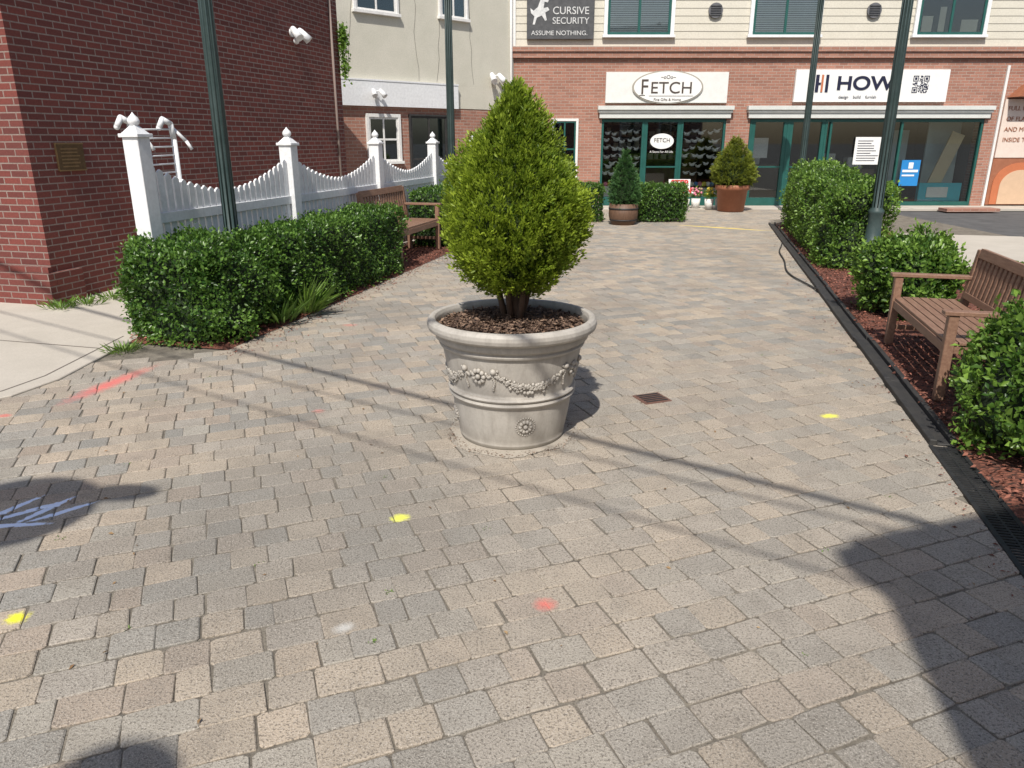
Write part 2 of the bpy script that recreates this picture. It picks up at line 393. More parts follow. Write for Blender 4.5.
# ------------------------------------------------------------------ ground
Geo().box(-300,300,-300,300,-.5,-.05).obj('ground','asphalt')
Geo().box(-9,9,-2,20.2,-.045,-.0062).obj('paver_bedding','sand')
def pavers():
    ph=R(21); e1=np.array([math.cos(ph),math.sin(ph)]); e2=np.array([-math.sin(ph),math.cos(ph)])
    rh=.146; V=[];Fc=[];C=[]
    pal=[(.38,.33,.27),(.41,.345,.27),(.34,.315,.27),(.30,.285,.255),(.43,.36,.28),(.37,.33,.28),(.275,.265,.24),(.37,.305,.245),(.33,.30,.26),(.45,.37,.285)]
    rnd=random.Random(3)
    def inside(x,y):
        x0=x-.25*y
        if y<-.6 or y>19.0: return False
        if x0>1.47 and y<16.5: return False
        if x>8: return False
        if y>5.6 and x0<-3.95: return False
        if x<-3.4 and y>4.62+(x+3.4)*.15: return False
        return -8<x
    for j in range(-34,165):
        a=-12-rnd.random()*.2
        b=j*rh+rnd.uniform(-.003,.003)
        while a<16:
            w=rnd.choice([.108,.146,.146,.146,.175,.195,.215])
            cx=(a+w/2)*e1[0]+b*e2[0]; cy=(a+w/2)*e1[1]+b*e2[1]
            if inside(cx,cy):
                gap=rnd.uniform(.001,.0034); hw=w/2-gap; hh=rh/2-gap
                rot=rnd.gauss(0,.014)
                ox=rnd.gauss(0,.0015); oy=rnd.gauss(0,.0015); tx=rnd.gauss(0,.006); ty=rnd.gauss(0,.006); dz=rnd.gauss(0,.0008)
                k=[rnd.uniform(.004,.014) for _ in range(4)]
                ring=[(-hw+k[0],-hh),(0,-hh),(hw-k[1],-hh),(hw,-hh+k[1]),(hw,hh-k[2]),(hw-k[2],hh),(0,hh),(-hw+k[3],hh),(-hw,hh-k[3]),(-hw,-hh+k[0])]
                m=len(ring); base=len(V); bv=rnd.uniform(.0025,.0055)
                jit=[(rnd.gauss(0,.0018),rnd.gauss(0,.0018)) for _ in ring]
                for lvl in range(3):
                    for (x,y),(jx,jy) in zip(ring,jit):
                        if lvl==2: x*= (hw-bv)/hw; y*=(hh-bv)/hh
                        x+=jx;y+=jy
                        X=x*math.cos(rot)-y*math.sin(rot)+ox; Y=x*math.sin(rot)+y*math.cos(rot)+oy
                        z=(-.03,-.0030+dz+X*tx+Y*ty,dz+X*tx+Y*ty)[lvl]
                        V.append((cx+X*e1[0]+Y*e2[0],cy+X*e1[1]+Y*e2[1],z))
                Fc.append(tuple(base+2*m+i for i in range(m)))
                for l in (0,m):
                    for i in range(m): Fc.append((base+l+i,base+l+(i+1)%m,base+l+m+(i+1)%m,base+l+m+i))
                c=rnd.choice(pal); q=rnd.uniform(.85,1.08); C+= [(c[0]*q,c[1]*q,c[2]*q)]*(3*m)
            a+=w
    Vn=np.array(V); Cn=np.array(C); flat=Vn*np.array([1,1,0])
    l1=lump(flat,1.1,71); l2=lump(flat,4.2,72); 
    tan=np.clip(l1*.9+.1,0,.45)[:,None]; Cn=Cn*(1-tan)+np.array([.375,.33,.275])*tan
    dk=np.clip(l2*.7+l1*-.4-.12,0,.38)[:,None]; Cn=Cn*(1-dk)+np.array([.195,.175,.15])*dk
    dd=np.sqrt(((Vn[:,0]+.95)/.8)**2+((Vn[:,1]-3.1)/.95)**2)+l2*.5
    g=np.clip(1.25-dd,0,.55)[:,None]; Cn=Cn*(1-g)+np.array([.20,.19,.17])*g
    Cn*= (1+.04*lump(flat,25,73))[:,None]
    me=bpy.data.meshes.new('paver_paving'); me.from_pydata(V,[],Fc)
    ca=me.color_attributes.new('Col','FLOAT_COLOR','POINT'); ca.data.foreach_set('color',np.concatenate([Cn,np.ones((len(Cn),1))],1).astype(np.float32).ravel())
    me.materials.append(M['paver']); o=bpy.data.objects.new('paver_paving',me); COL.objects.link(o)
pavers()
e=E('sidewalk')
edge=[(-14,3.2),(-3.62,4.48),(-3.38,4.72),(-3.27,5.1),(-3.27,6.2)]
g=Geo(); g.poly(edge+[(-3.03,7.25),(-.82,16.08),(-4,20),(-14,20)],-.04,.014); g.obj('slab','concrete',e,.006)
g=Geo(); g.box(-5.2,-5.188,3.9,7.2,.0145,.0165)
def strip(g,pts,w,z0,z1):
    for (x0,y0),(x1,y1) in zip(pts[:-1],pts[1:]):
        d=math.hypot(x1-x0,y1-y0); nx,ny=-(y1-y0)/d*w/2,(x1-x0)/d*w/2
        g.poly([(x0-nx,y0-ny),(x1-nx,y1-ny),(x1+nx,y1+ny),(x0+nx,y0+ny)],z0,z1)
strip(g,[(-14,3.36),(-3.72,4.63),(-3.50,4.80),(-3.41,5.15),(-3.41,6.3)],.012,.0145,.0165)
strip(g,[(-3.41,5.9),(-8,7.1)],.012,.015,.017)
g.obj('slab_joints','joint',e)
e=E('pavement',(0,0,0),AX)
Geo().box(3.45,5.6,-2,15.2,-.04,.010).obj('slab','concrete',e)
e=E('shop_walk'); g=Geo(); g.box(-.5,16,18.9,20.1,-.04,.018); g.obj('slab','concrete',e,.005)
g=Geo()
for x in np.arange(1.0,16,1.5): g.box(x,x+.014,18.9,19.75,.0182,.0195)
g.obj('joints','joint',e)
e=E('brick_kerb'); Geo().box(10.6,11.9,18.45,18.85,-.02,.06).obj('bricks','brickS',e,.005)

def bed(name,x0,x1,y0,y1,mat,chip,n):
    e=E(name,(0,0,0),AX); g=Geo(); nx=int((x1-x0)/.15)+1; ny=int((y1-y0)/.15)+1
    vs=[]
    for j in range(ny+1):
        for i in range(nx+1):
            x=x0+(x1-x0)*i/nx;y=y0+(y1-y0)*j/ny
            ed=min(i,nx-i,j,ny-j); z=.004 if ed==0 else .022+random.uniform(0,.02)
            if ed==0: x+=random.uniform(-.015,.015)
            vs.append((x,y,z))
    fs=[(j*(nx+1)+i,j*(nx+1)+i+1,(j+1)*(nx+1)+i+1,(j+1)*(nx+1)+i) for j in range(ny) for i in range(nx)]
    g._add(vs,fs,[[(0,0)]*4]*len(fs),True); g.obj('soil',mat,e)
    P=np.stack([rng.uniform(x0-.02,x1,n),rng.uniform(y0,y1,n),rng.uniform(.025,.05,n)],1); chips('wood_chips',P,chip,e)
bed('mulch_bed',-4.72,-3.70,5.15,15.4,'mulch','chip',9000)
bed('mulch_bed',1.50,3.45,.3,16.2,'mulch','chip',28000)
e=E('stray_chips',(0,0,0),AX)
P=np.concatenate([np.stack([-3.68+np.abs(rng.normal(0,.12,800)),rng.uniform(5,12,800),np.full(800,.006)],1),
   np.stack([1.34-np.abs(rng.normal(0,.10,220)),rng.uniform(2,14,220),np.full(220,.006)],1)])
chips('chips',P,'chip',e,.022)
e=E('fallen_leaves'); n=240
P=np.stack([rng.uniform(-3,3,n),rng.uniform(1.4,12,n),np.full(n,.007)],1); P=P[(P[:,0]-.25*P[:,1]<1.3)]; chips('leaf_litter',P,'dry',e,.020)

e=E('garden_edging',(0,0,0),AX); g=Geo(); 
y=4.35
while y<16.2:
    l=1.2; dx=random.uniform(-.006,.006); g.box(1.36+dx,1.40+dx,y,y+l-.006,-.02,.035); g.box(1.40+dx,1.47+dx,y,y+l-.006,-.02,.014); g.box(1.47+dx,1.505+dx,y,y+l-.006,-.02,.045); y+=l
g.obj('strips','black',e,.004)
e=E('trench_drain',(0,0,0),AX); g=Geo()
g.box(1.35,1.372,-.6,4.33,-.02,.010); g.box(1.488,1.51,-.6,4.33,-.02,.010); g.box(1.372,1.488,-.6,4.33,-.06,-.03)
y=-.6
while y<4.33:
    g.box(1.372,1.488,y,y+.012,-.03,.007); y+=.026
g.box(1.425,1.435,-.6,4.33,-.02,.0075)
g.obj('grate','iron',e)
e=E('drain_cover',(.94,4.69,0),R(21)); g=Geo(); g.box(-.10,.10,-.09,.09,-.02,.006); g.obj('frame',noisy('rusty_iron',(.12,.06,.045),(.18,.09,.065),20,.8,.4,.003,90),e,.003)
g=Geo()
for i in range(5): g.box(-.08,.08,-.07+i*.032,-.058+i*.032,.0065,.010)
g.obj('ribs','iron',e)
e=E('garden_hose'); g=Geo(); pts=[]
for i in range(60):
    t=i/59; y=12.2-3.9*t; pts.append((1.36-.17*math.sin(t*math.pi)**1.5-.04*math.sin(t*11)+.25*y,y,.018+.03*max(0,1-min(t,1-t)*20)))
g.tube(pts,.010,8); g.obj('tube','black',e)

# ------------------------------------------------------------------ main planter with arborvitae
pc=(0.0,4.10)
e=E('stone_planter',(pc[0],pc[1],0))
prof=[(0.001,0.004),(.29,.004),(.303,.012),(.308,.03),(.306,.04),(.33,.16),(.346,.268),(.360,.272),(.366,.282),(.360,.294),(.355,.297),(.363,.302),(.369,.312),(.363,.323),(.352,.328),
 (.372,.42),(.392,.525),(.397,.555),(.411,.560),(.416,.572),(.411,.584),(.416,.590),(.432,.600),(.437,.618),(.439,.634),(.458,.640),(.474,.652),(.480,.672),(.478,.692),(.466,.708),(.448,.713),(.436,.708),(.428,.690),(.424,.64),(.001,.64)]
dp=[]
for (r0,z0),(r1,z1) in zip(prof[:-1],prof[1:]):
    dp.append((r0,z0)); 
    if math.hypot(r1-r0,z1-z0)>.004: dp.append((r0+(r1-r0)*.18,z0+(z1-z0)*.18)); dp.append((r0+(r1-r0)*.82,z0+(z1-z0)*.82))
dp.append(prof[-1])
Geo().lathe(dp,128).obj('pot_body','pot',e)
def surf(th,z,off=0):
    r=np.interp(z,[.04,.268,.328,.555],[.306,.346,.352,.397])+off
    return (r*math.sin(th),-r*math.cos(th),z)
g=Geo()
for k in range(4):
    c0=R(17+90*k); span=R(32)
    for i in range(44):
        s=-1+2*i/43; th=c0+s*span; zz=.475-.085*(1-s*s)**.9
        th_k=.008+.014*(1-s*s)
        for q in range(5):
            g.ball(surf(th+random.gauss(0,.012),zz+random.gauss(0,th_k*.7),.003),random.uniform(.007,.014)*(1-.3*abs(s)),n=6,m=4)
    for sgn in (-1,1):
        th=c0+sgn*span
        for q in range(10):
            g.ball(surf(th+sgn*.012*math.sin(q*.9),.48-q*.011,.003),.0085,1,1,1.2,6,4)
            g.ball(surf(th-sgn*(.01+.012*q*.5),.487+.006*math.sin(q),.002),.007,n=6,m=4)
        g.ball(surf(th,.487,.004),.018,1,1,1,8,6)
    cr=R(-28+90*k)
    for q in range(9):
        a=2*math.pi*q/9; g.ball(surf(cr+.080*math.cos(a),.452+.034*math.sin(a),.004),.015,1,1,1,8,6)
    g.ball(surf(cr,.452,.009),.016)
    for sgn in (-1,1):
        for q in range(12):
            t=q/11; g.ball(surf(cr+sgn*(.12+.13*t),.47-.02*math.sin(t*5)*(1-t)-.01*t,.002),.009*(1-t*.5)+.002,n=6,m=4)
    cm=R(13+90*k)
    for q in range(24):
        a=2*math.pi*q/24; g.ball(surf(cm+.054/.33*math.cos(a),.155+.054*math.sin(a),.001),.0065,n=6,m=4)
    for q in range(10):
        a=2*math.pi*q/10; g.ball(surf(cm+.030/.33*math.cos(a),.155+.030*math.sin(a),.001),.013,n=8,m=5)
    g.ball(surf(cm,.155,.002),.015)
g.obj('relief_ornament','pot',e)
g=Geo(); g.lathe([(.431,.645),(.35,.668),(.2,.69),(.08,.70),(.001,.705)],48); g.obj('soil','mulchb',e)
n=3500; rr=.42*np.sqrt(rng.random(n)); th=rng.uniform(0,6.283,n); zz=np.interp(rr,[0,.08,.2,.35,.43],[.708,.704,.695,.673,.652])+rng.uniform(0,.012,n)
chips('bark_chips',np.stack([rr*np.cos(th),rr*np.sin(th),zz],1),'chipb',e,.028)
n=1100; th=rng.uniform(0,6.283,n); rr=.32+np.abs(rng.normal(0,.035,n))
chips('dirt_ring',np.stack([rr*np.cos(th),rr*np.sin(th),np.full(n,.0075)],1),'chipb',e,.011)
g=Geo(); vs=[]; nn=72
for j,(r0,z0) in enumerate(((.37,.003),(.34,.008),(.25,.011))):
    for i in range(nn):
        t=2*math.pi*i/nn; r1=r0+(.02*math.sin(t*3+1)+.012*math.sin(t*7)+random.uniform(-.006,.006) if j==0 else 0); vs.append((r1*math.cos(t),r1*math.sin(t),z0))
fs=[(j*nn+i,j*nn+(i+1)%nn,(j+1)*nn+(i+1)%nn,(j+1)*nn+i) for j in range(2) for i in range(nn)]
g._add(vs,fs,[[(0,0)]*4]*len(fs),True); g.obj('mortar_skirt',noisy('mortar_bed',(.34,.30,.25),(.42,.38,.32),12,.95,.5,.004,120),e)

e=E('arborvitae_tree',(pc[0]+.015,pc[1],0)); g=Geo()
for i in range(6):
    a=i*1.05; b=.03+.02*(i%2); g.cyl((b*math.cos(a),b*math.sin(a),.67),(.12*math.cos(a),.12*math.sin(a),1.0),.020,.012,8)
g.cyl((0,0,.67),(.0,0,.84),.038,.03,12); g.cyl((0,0,.84),(.0,0,1.72),.03,.008,10)
for i in range(24):
    a=i*2.4; z=.83+.035*i; r=.22*(1-i/28); g.cyl((0,0,z),(r*math.cos(a),r*math.sin(a),z+.14),.010,.004,6)
g.obj('trunk','bark',e)
conifer(e,(0,0),[(.83,.10),(.88,.20),(.97,.295),(1.08,.352),(1.20,.368),(1.34,.35),(1.46,.308),(1.58,.25),(1.68,.19),(1.76,.13),(1.82,.065),(1.86,.012)],3500,26,.023,'thuja','corey',.07,.058,11,.95,.055,.075)

# ------------------------------------------------------------------ hedges / shrubs
def hd(name,x0,x1,y0,y1,h,n,**k):
    c=F((x0+x1)/2,(y0+y1)/2); return hedge(name,c,AX,x1-x0,y1-y0,h,n,**k)
hd('boxwood_shrub',-4.80,-3.74,5.12,6.30,.86,16000,leaf=.036,rad=.34,amp=.085,seed=21,mat='box',sprout=.11)
hd('boxwood_hedge',-4.40,-3.74,6.2,9.25,.83,21000,leaf=.036,rad=.17,amp=.055,seed=22,sprout=.10)
hd('boxwood_hedge',-4.5,-3.8,11.2,15.5,.90,13000,leaf=.044,rad=.15,amp=.04,seed=23)
hd('boxwood_hedge',1.62,2.40,10.45,12.1,1.08,11000,leaf=.042,rad=.3,amp=.10,seed=24,mat='boxl',sprout=.1)
hd('boxwood_hedge',1.58,2.5,12.0,14.0,1.14,11000,leaf=.044,rad=.3,amp=.10,seed=25,mat='boxl',sprout=.1)
hd('boxwood_hedge',1.60,2.6,13.9,16.2,1.20,11000,leaf=.046,rad=.3,amp=.10,seed=26,mat='boxl',sprout=.1)
hd('green_shrub',1.60,2.42,7.45,8.35,.77,9000,leaf=.046,rad=.38,amp=.12,seed=27,mat='boxl',sprout=.2)
hd('green_shrub',1.60,2.9,3.85,5.0,.83,12500,leaf=.044,rad=.4,amp=.13,seed=28,mat='boxl',sprout=.2)
hd('green_shrub',2.5,3.3,6.4,7.6,.6,5000,leaf=.048,rad=.28,amp=.08,seed=29,mat='boxl',sprout=.15)
hedge('boxwood_hedge',(1.55,16.2,0),0,.75,.7,.78,4000,leaf=.045,rad=.18,amp=.04,seed=31)
hedge('boxwood_hedge',(3.15,16.2,0),0,1.05,.7,.76,6000,leaf=.045,rad=.18,amp=.04,seed=32)
def tuft(name,loc,n,L,w,mat='boxl',spread=.1):
    e=E(name,loc); th=rng.uniform(0,6.28,n); r=rng.uniform(0,spread,n)
    P=np.stack([r*np.cos(th),r*np.sin(th),np.full(n,.0)],1); D=unit(np.stack([np.cos(th)*rng.uniform(.1,1,n),np.sin(th)*rng.uniform(.1,1,n),rng.uniform(.4,1.2,n)],1))
    Nn=unit(np.stack([-np.cos(th),-np.sin(th),np.ones(n)],1)); l=L*rng.uniform(.5,1.2,n)
    leaves('blades',P,D,Nn,l,np.full(n,w),rng.uniform(.2,1,n),mat,e)
tuft('daylily_plant',F(-3.72,6.45,.03),130,.36,.022,'boxl',.14)
tuft('daylily_plant',F(-3.75,6.05,.03),70,.30,.02,'box',.12)
for q in ((-4.60,7.42),(-4.45,7.62),(-4.3,7.9),(-4.15,8.3)): tuft('weeds',(q[0],q[1],.014),60,.12,.016,'boxl',.15)
tuft('weeds',(-3.18,5.85,.0),80,.10,.012,'boxl',.12)
e=E('joint_weeds'); n=420; sx=rng.uniform(-3,3,60); sy=rng.uniform(1.5,9,60); k=rng.integers(0,60,n); th=rng.uniform(0,6.28,n)
leaves('sprigs',np.stack([sx[k]+rng.normal(0,.01,n),sy[k]+rng.normal(0,.01,n),np.full(n,-.002)],1),unit(np.stack([np.cos(th),np.sin(th),rng.uniform(.3,1,n)],1)),unit(np.stack([np.zeros(n),np.zeros(n),np.ones(n)],1)+rng.normal(0,.2,(n,3))),rng.uniform(.006,.016,n),np.full(n,.005),rng.uniform(0,.8,n),'boxl',e)

# ------------------------------------------------------------------ bench
def bench(loc,rz,L=1.5,zs=1):
    e=E('garden_bench',loc,rz); D=.50; e.scale=(1,1,zs)
    g=Geo()
    for y in (0,L-.06):
        g.box(-.06,0,y,y+.06,0,.61)
        g._add([(-D-.02,y,0),(-D+.04,y,0),(-D+.04,y+.06,0),(-D-.02,y+.06,0),(-D-.12,y,.86),(-D-.07,y,.86),(-D-.07,y+.06,.86),(-D-.12,y+.06,.86)],
               [(0,3,2,1),(4,5,6,7),(0,1,5,4),(2,3,7,6),(1,2,6,5),(3,0,4,7)],[[(0,0)]*4]*6)
        g.box(-D-.06,.03,y-.01,y+.07,.61,.640)
        g.box(-D+.02,-.06,y+.01,y+.05,.34,.40); g.box(-D+.02,-.06,y+.015,y+.045,.14,.18)
    g.obj('frame','wood',e,.004)
    g=Geo()
    for i in range(7): g.box(-.02-.066*(i+1)+.008,-.02-.066*i,-.0,L,.405,.427)
    g.box(-.045,-.012,.06,L-.06,.335,.403); g.obj('seat_slats','wood',e,.003)
    g=Geo(); g.T=Matrix.Translation((-D-.02,0,.43))@Matrix.Rotation(R(-10),4,'Y')
    g.box(-.02,.02,.06,L-.06,.37,.45); g.box(-.015,.015,.06,L-.06,.02,.075)
    n=int((L-.12)/.085)
    for i in range(n):
        y=.06+(L-.12)*(i+.5)/n; g.box(-.009,.009,y-.024,y+.024,.075,.37)
    g.obj('backrest','wood',e,.003)
    return e
bench(F(-3.90,9.42,.03),AX,1.6,1.10)
bench(F(1.57,6.60,.03),AX+math.pi,1.5,.93)

# ------------------------------------------------------------------ lamp posts
def lamp(x,y,h=4.7,s=1):
    e=E('street_lamp',(x,y,0)); g=Geo()
    g.lathe([(.14*s,0),(.14*s,.05),(.115*s,.09),(.11*s,.35),(.12*s,.37),(.12*s,.40),(.09*s,.44),(.08*s,.75),(.09*s,.77),(.09*s,.80),(.062*s,.84),(.059*s,1.4),(.05*s,h),(.09,h+.01),(.09,h+.06),(.03,h+.09),(.001,h+.09)],24)
    for k in range(10):
        a=k*math.pi/5; g.cyl((.058*s*math.cos(a),.058*s*math.sin(a),.84),(.049*s*math.cos(a),.049*s*math.sin(a),h),.009,.007,6)
    g.obj('post','pole',e)
    g=Geo(); z=h+.09
    for k in range(6):
        a=k*math.pi/3; g.cyl((.12*math.cos(a),.12*math.sin(a),z),(.19*math.cos(a),.19*math.sin(a),z+.42),.012,.012,6)
    g.lathe([(.001,z),(.13,z),(.13,z+.03),(.001,z+.03)],12); g.lathe([(.23,z+.42),(.22,z+.45),(.12,z+.58),(.03,z+.66),(.02,z+.74),(.001,z+.76)],18); g.lathe([(.23,z+.42),(.001,z+.42)],18)
    g.obj('lantern_frame','pole',e); Geo().lathe([(.115,z+.03),(.18,z+.41)],6).obj('lantern_glass',M['glassd'],e)
lamp(-2.62,7.02); lamp(-1.05,13.45,s=1.05); lamp(4.62,9.6,s=1.05); lamp(6.35,16.9,s=1.15)

# ------------------------------------------------------------------ fence
e=E('picket_fence',(0,0,0),AX); posts=[5.56,7.98,10.40,12.82,15.24]; fx=-4.63
g=Geo(); w=.075
for i,y in enumerate(posts):
    h=.05 if i==0 else -.03
    g.box(fx-w,fx+w,y-w,y+w,0,1.62+h); g.box(fx-w-.02,fx+w+.02,y-w-.02,y+w+.02,1.62+h,1.65+h)
    a=w+.005
    g._add([(fx-a,y-a,1.65+h),(fx+a,y-a,1.65+h),(fx+a,y+a,1.65+h),(fx-a,y+a,1.65+h),(fx-.02,y-.02,1.72+h),(fx+.02,y-.02,1.72+h),(fx+.02,y+.02,1.72+h),(fx-.02,y+.02,1.72+h)],[(0,1,5,4),(1,2,6,5),(2,3,7,6),(3,0,4,7),(4,5,6,7)],[[(0,0)]*4]*5)
    g.lathe([(.02,1.71),(.045,1.73),(.05,1.75),(.04,1.775),(.015,1.80),(.001,1.82)],14,(fx,y,h))
g.obj('posts','white',e,.004)
g=Geo(); gr=Geo()
for y0,y1 in zip(posts[:-1],posts[1:]):
    n=23
    for i in range(n):
        y=y0+w+(y1-y0-2*w)*(i+.5)/n; s=2*(i+.5)/n-1; top=1.17+.27*abs(s)**1.7; hw=.0385
        g._add([(fx-.011,y-hw,.08),(fx+.011,y-hw,.08),(fx+.011,y+hw,.08),(fx-.011,y+hw,.08),(fx-.011,y-hw,top),(fx+.011,y-hw,top),(fx+.011,y+hw,top),(fx-.011,y+hw,top),(fx-.011,y,top+.025),(fx+.011,y,top+.025)],
               [(0,3,2,1),(0,1,5,4),(2,3,7,6),(1,2,6,9,5),(3,0,4,8,7),(4,5,9,8),(6,7,8,9)],[[(0,0)]*k for k in (4,4,4,5,5,4,4)])
    for z in (.15,.95):
        gr.box(fx-.05,fx-.013,y0+w,y1-w,z,z+.09)
        gr.box(fx+.013,fx+.03,y0+w,y1-w,z,z+.09)
g.obj('pickets','white',e,.003); gr.obj('rails','white',e,.003)
e=E('pipe_rack',F(-5.1,6.1,0),AX); g=Geo()
for k,yy in enumerate((0,.55)):
    pts=[(0,yy,.0),(0,yy,1.66),(.02,yy-.05,1.80),(.0,yy-.13,1.84),(-.02,yy-.17,1.76)]; g.tube(pts,.026,10)
    for p in pts: g.ball(p,.026)
    g.tube([(0,yy,1.76),(.10,yy+.05,1.64),(.14,yy+.07,1.56)],.016,8)
for z in (1.34,1.42,1.50,1.58,1.66,1.74): g.cyl((0,0,z),(0,.55,z+.01),.008)
g.obj('tubes','white',e)

# ------------------------------------------------------------------ left brick building
e=E('brick_building',(0,0,0),AX); xw=-6.5; y0=6.28; y1=13.25; HB=4.25
g=Geo(); g.box(xw-.75,xw,y0,y1,0,HB); g.box(-20,xw-.76,y0+.7,y1-.01,0,HB-.01); g.box(-20,xw-.76,y0,y0+.7,3.2,HB-.02); g.obj('walls','brickL',e)
g=Geo(); g.box(xw-.80,xw+.05,y0-.10,y0-.003,0,.34); g.box(xw+.003,xw+.05,y0,y0+.35,0,.34); g.box(xw-.80,xw+.02,y0-.06,y0-.003,.343,.40); g.obj('plinth','brickL',e)
g=Geo(); g.box(-9.0,xw-.78,y0+.4,y0+.44,.35,2.5); g.obj('door_glass',M['glassd'],e)
g=Geo(); g.box(xw-.86,xw-.765,y0+.33,y0+.5,.0,3.19); g.box(-9,xw-.87,y0+.33,y0+.5,.0,.34); g.box(-9,xw-.87,y0+.33,y0+.5,2.5,2.62); g.box(-7.9,-7.82,y0+.33,y0+.5,.345,2.49); g.obj('door_frame','black',e)
g=Geo(); g.prism_xz([(-10,2.78),(xw-.28,2.78),(xw-.28,3.1),(-10,3.3)],y0-.75,y0-.02); g.obj('awning','black',e)
g=Geo(); g.box(-20,xw+.05,y0-.05,y1+.05,HB+.003,HB+.12); g.obj('coping','concrete',e)
g=Geo(); g.cyl((xw+.02,12.95,0),(xw+.02,12.95,HB),.022,n=8); g.obj('conduit','brickL',e)
e=E('bronze_plaque',(0,0,0),AX); ys=6.62
Geo().box(xw,xw+.025,ys-.02,ys+.34,1.34,1.62).obj('plate','bronze',e,.004)
g=Geo()
for k in range(6): g.box(xw+.026,xw+.029,ys+.03,ys+.29-random.uniform(0,.06),1.38+k*.035,1.392+k*.035)
g.box(xw+.025,xw+.032,ys-.02,ys+.34,1.34,1.352); g.box(xw+.025,xw+.032,ys-.02,ys+.34,1.608,1.62)
g.obj('lettering',noisy('worn_bronze',(.25,.17,.08),(.3,.2,.1),20,.4,.1,.001,60,.7),e)
def flood(name,loc,rz,s=1):
    e=E(name,loc,rz); g=Geo()
    g.cyl((0,0,0),(.03*s,0,0),.06*s,.06*s,16)
    for sg in (-1,1):
        g.tube([(.03*s,0,0),(.09*s,sg*.05*s,.03*s),(.12*s,sg*.10*s,.0)],.014*s,8)
        g.cyl((.10*s,sg*.10*s,.03*s),(.22*s,sg*.14*s,-.10*s),.045*s,.065*s,16); g.ball((.10*s,sg*.10*s,.03*s),.045*s)
    g.ball((.08*s,0,-.12*s),.045*s)
    g.obj('housing','white',e)
flood('security_light',F(xw,11.6,3.26),AX,1.05)
e=E('ivy_vine',(0,0,0),AX); n=420
yy=13.2+np.abs(rng.normal(0,.07,n)); zz=np.where(rng.random(n)<.7,rng.normal(3.38,.10,n),rng.normal(2.95,.16,n))
P=np.stack([xw+.03+np.abs(rng.normal(0,.05,n)),yy,zz],1); 
leaves('leaves',P,unit(rng.normal(size=(n,3))+np.array([.6,0,-.3])),unit(rng.normal(size=(n,3))+np.array([1,0,.6])),np.full(n,.07),np.full(n,.055),rng.uniform(.2,1,n),'boxl',e)

# ------------------------------------------------------------------ beige stucco building
ang=math.atan2(3.3,3.55)
e=E('stucco_building',(-3.55,16.5,0),ang); LB=4.9
def window(e,x0,x1,z0,z1,y=0,trim='whitep',frame='whitep',glass='glassd',tw=.07,mid=True,blind=False,fw=.04,double=True):
    g=Geo(); t=tw
    g.box(x0-t,x0,y-.05,y+.02,z0,z1); g.box(x1,x1+t,y-.05,y+.02,z0,z1); g.box(x0-t,x1+t,y-.05,y+.02,z1,z1+t); g.box(x0-t-.03,x1+t+.03,y-.09,y+.02,z0-.06,z0); g.obj('window_trim',trim,e,.003)
    g=Geo()
    g.box(x0,x0+fw,y-.03,y,z0,z1); g.box(x1-fw,x1,y-.03,y,z0,z1); g.box(x0+fw,x1-fw,y-.03,y,z0,z0+fw); g.box(x0+fw,x1-fw,y-.03,y,z1-fw,z1)
    if mid: g.box((x0+x1)/2-fw/2,(x0+x1)/2+fw/2,y-.028,y,z0+fw,z1-fw)
    if double: g.box(x0+fw,x1-fw,y-.026,y,(z0+z1)/2-fw/2,(z0+z1)/2+fw/2)
    g.obj('window_frame',frame,e,.002)
    Geo().box(x0+.01,x1-.01,y-.016,y-.013,z0+.01,z1-.01).obj('window_glass',M[glass],e)
    Geo().box(x0+.001,x1-.001,y-.005,y-.002,z0+.001,z1-.001).obj('window_inside','dark',e)
    if blind:
        g=Geo(); z=z0+.05
        while z<z1-.04: g.box(x0+fw,x1-fw,y-.011,y-.006,z,z+.034); z+=.048
        g.obj('blinds','blind',e)
g=Geo(); g.box(-4,LB,0,.4,2.86,8); g.box(3.05,LB,0.0,.4,2.35,2.859); g.obj('upper_wall','stucco',e)
g=Geo(); g.box(-4,LB,.01,.4,0,2.34); g.obj('lower_wall','brickS',e)
g=Geo(); g.box(-4,3.05,-.10,.39,2.34,2.84); g.box(-4,3.06,-.11,.38,2.843,2.875); g.obj('fascia_band','white',e)
g=Geo(); rc=random.Random(5)
for x in (.2,2.0,2.5,3.6):
    z=2.9
    while z<6.5:
        nz=z+.25; nx=x+rc.uniform(-.05,.05); g._add([(x,-.003,z),(x+.01,-.003,z),(nx+.01,-.003,nz),(nx,-.003,nz)],[(0,1,2,3)],[[(0,0)]*4]); x=nx;z=nz
g.obj('wall_cracks','joint',e)
window(e,.46,1.45,4.2,5.6,0,tw=.06); window(e,2.66,3.38,4.28,5.6,0,tw=.06)
window(e,.62,1.37,1.2,2.12,.01,frame='whitep'); window(e,1.72,2.74,.3,2.16,.01,frame='black',trim='black',tw=.04)
c,s=math.cos(ang),math.sin(ang)
flood('security_light',(-3.55+4.2*c,16.5+4.2*s,3.10),ang-R(90),1.2)
flood('security_light',(-3.55+.75*c+.08,16.5+.75*s-.1,2.62),ang-R(90),.9)

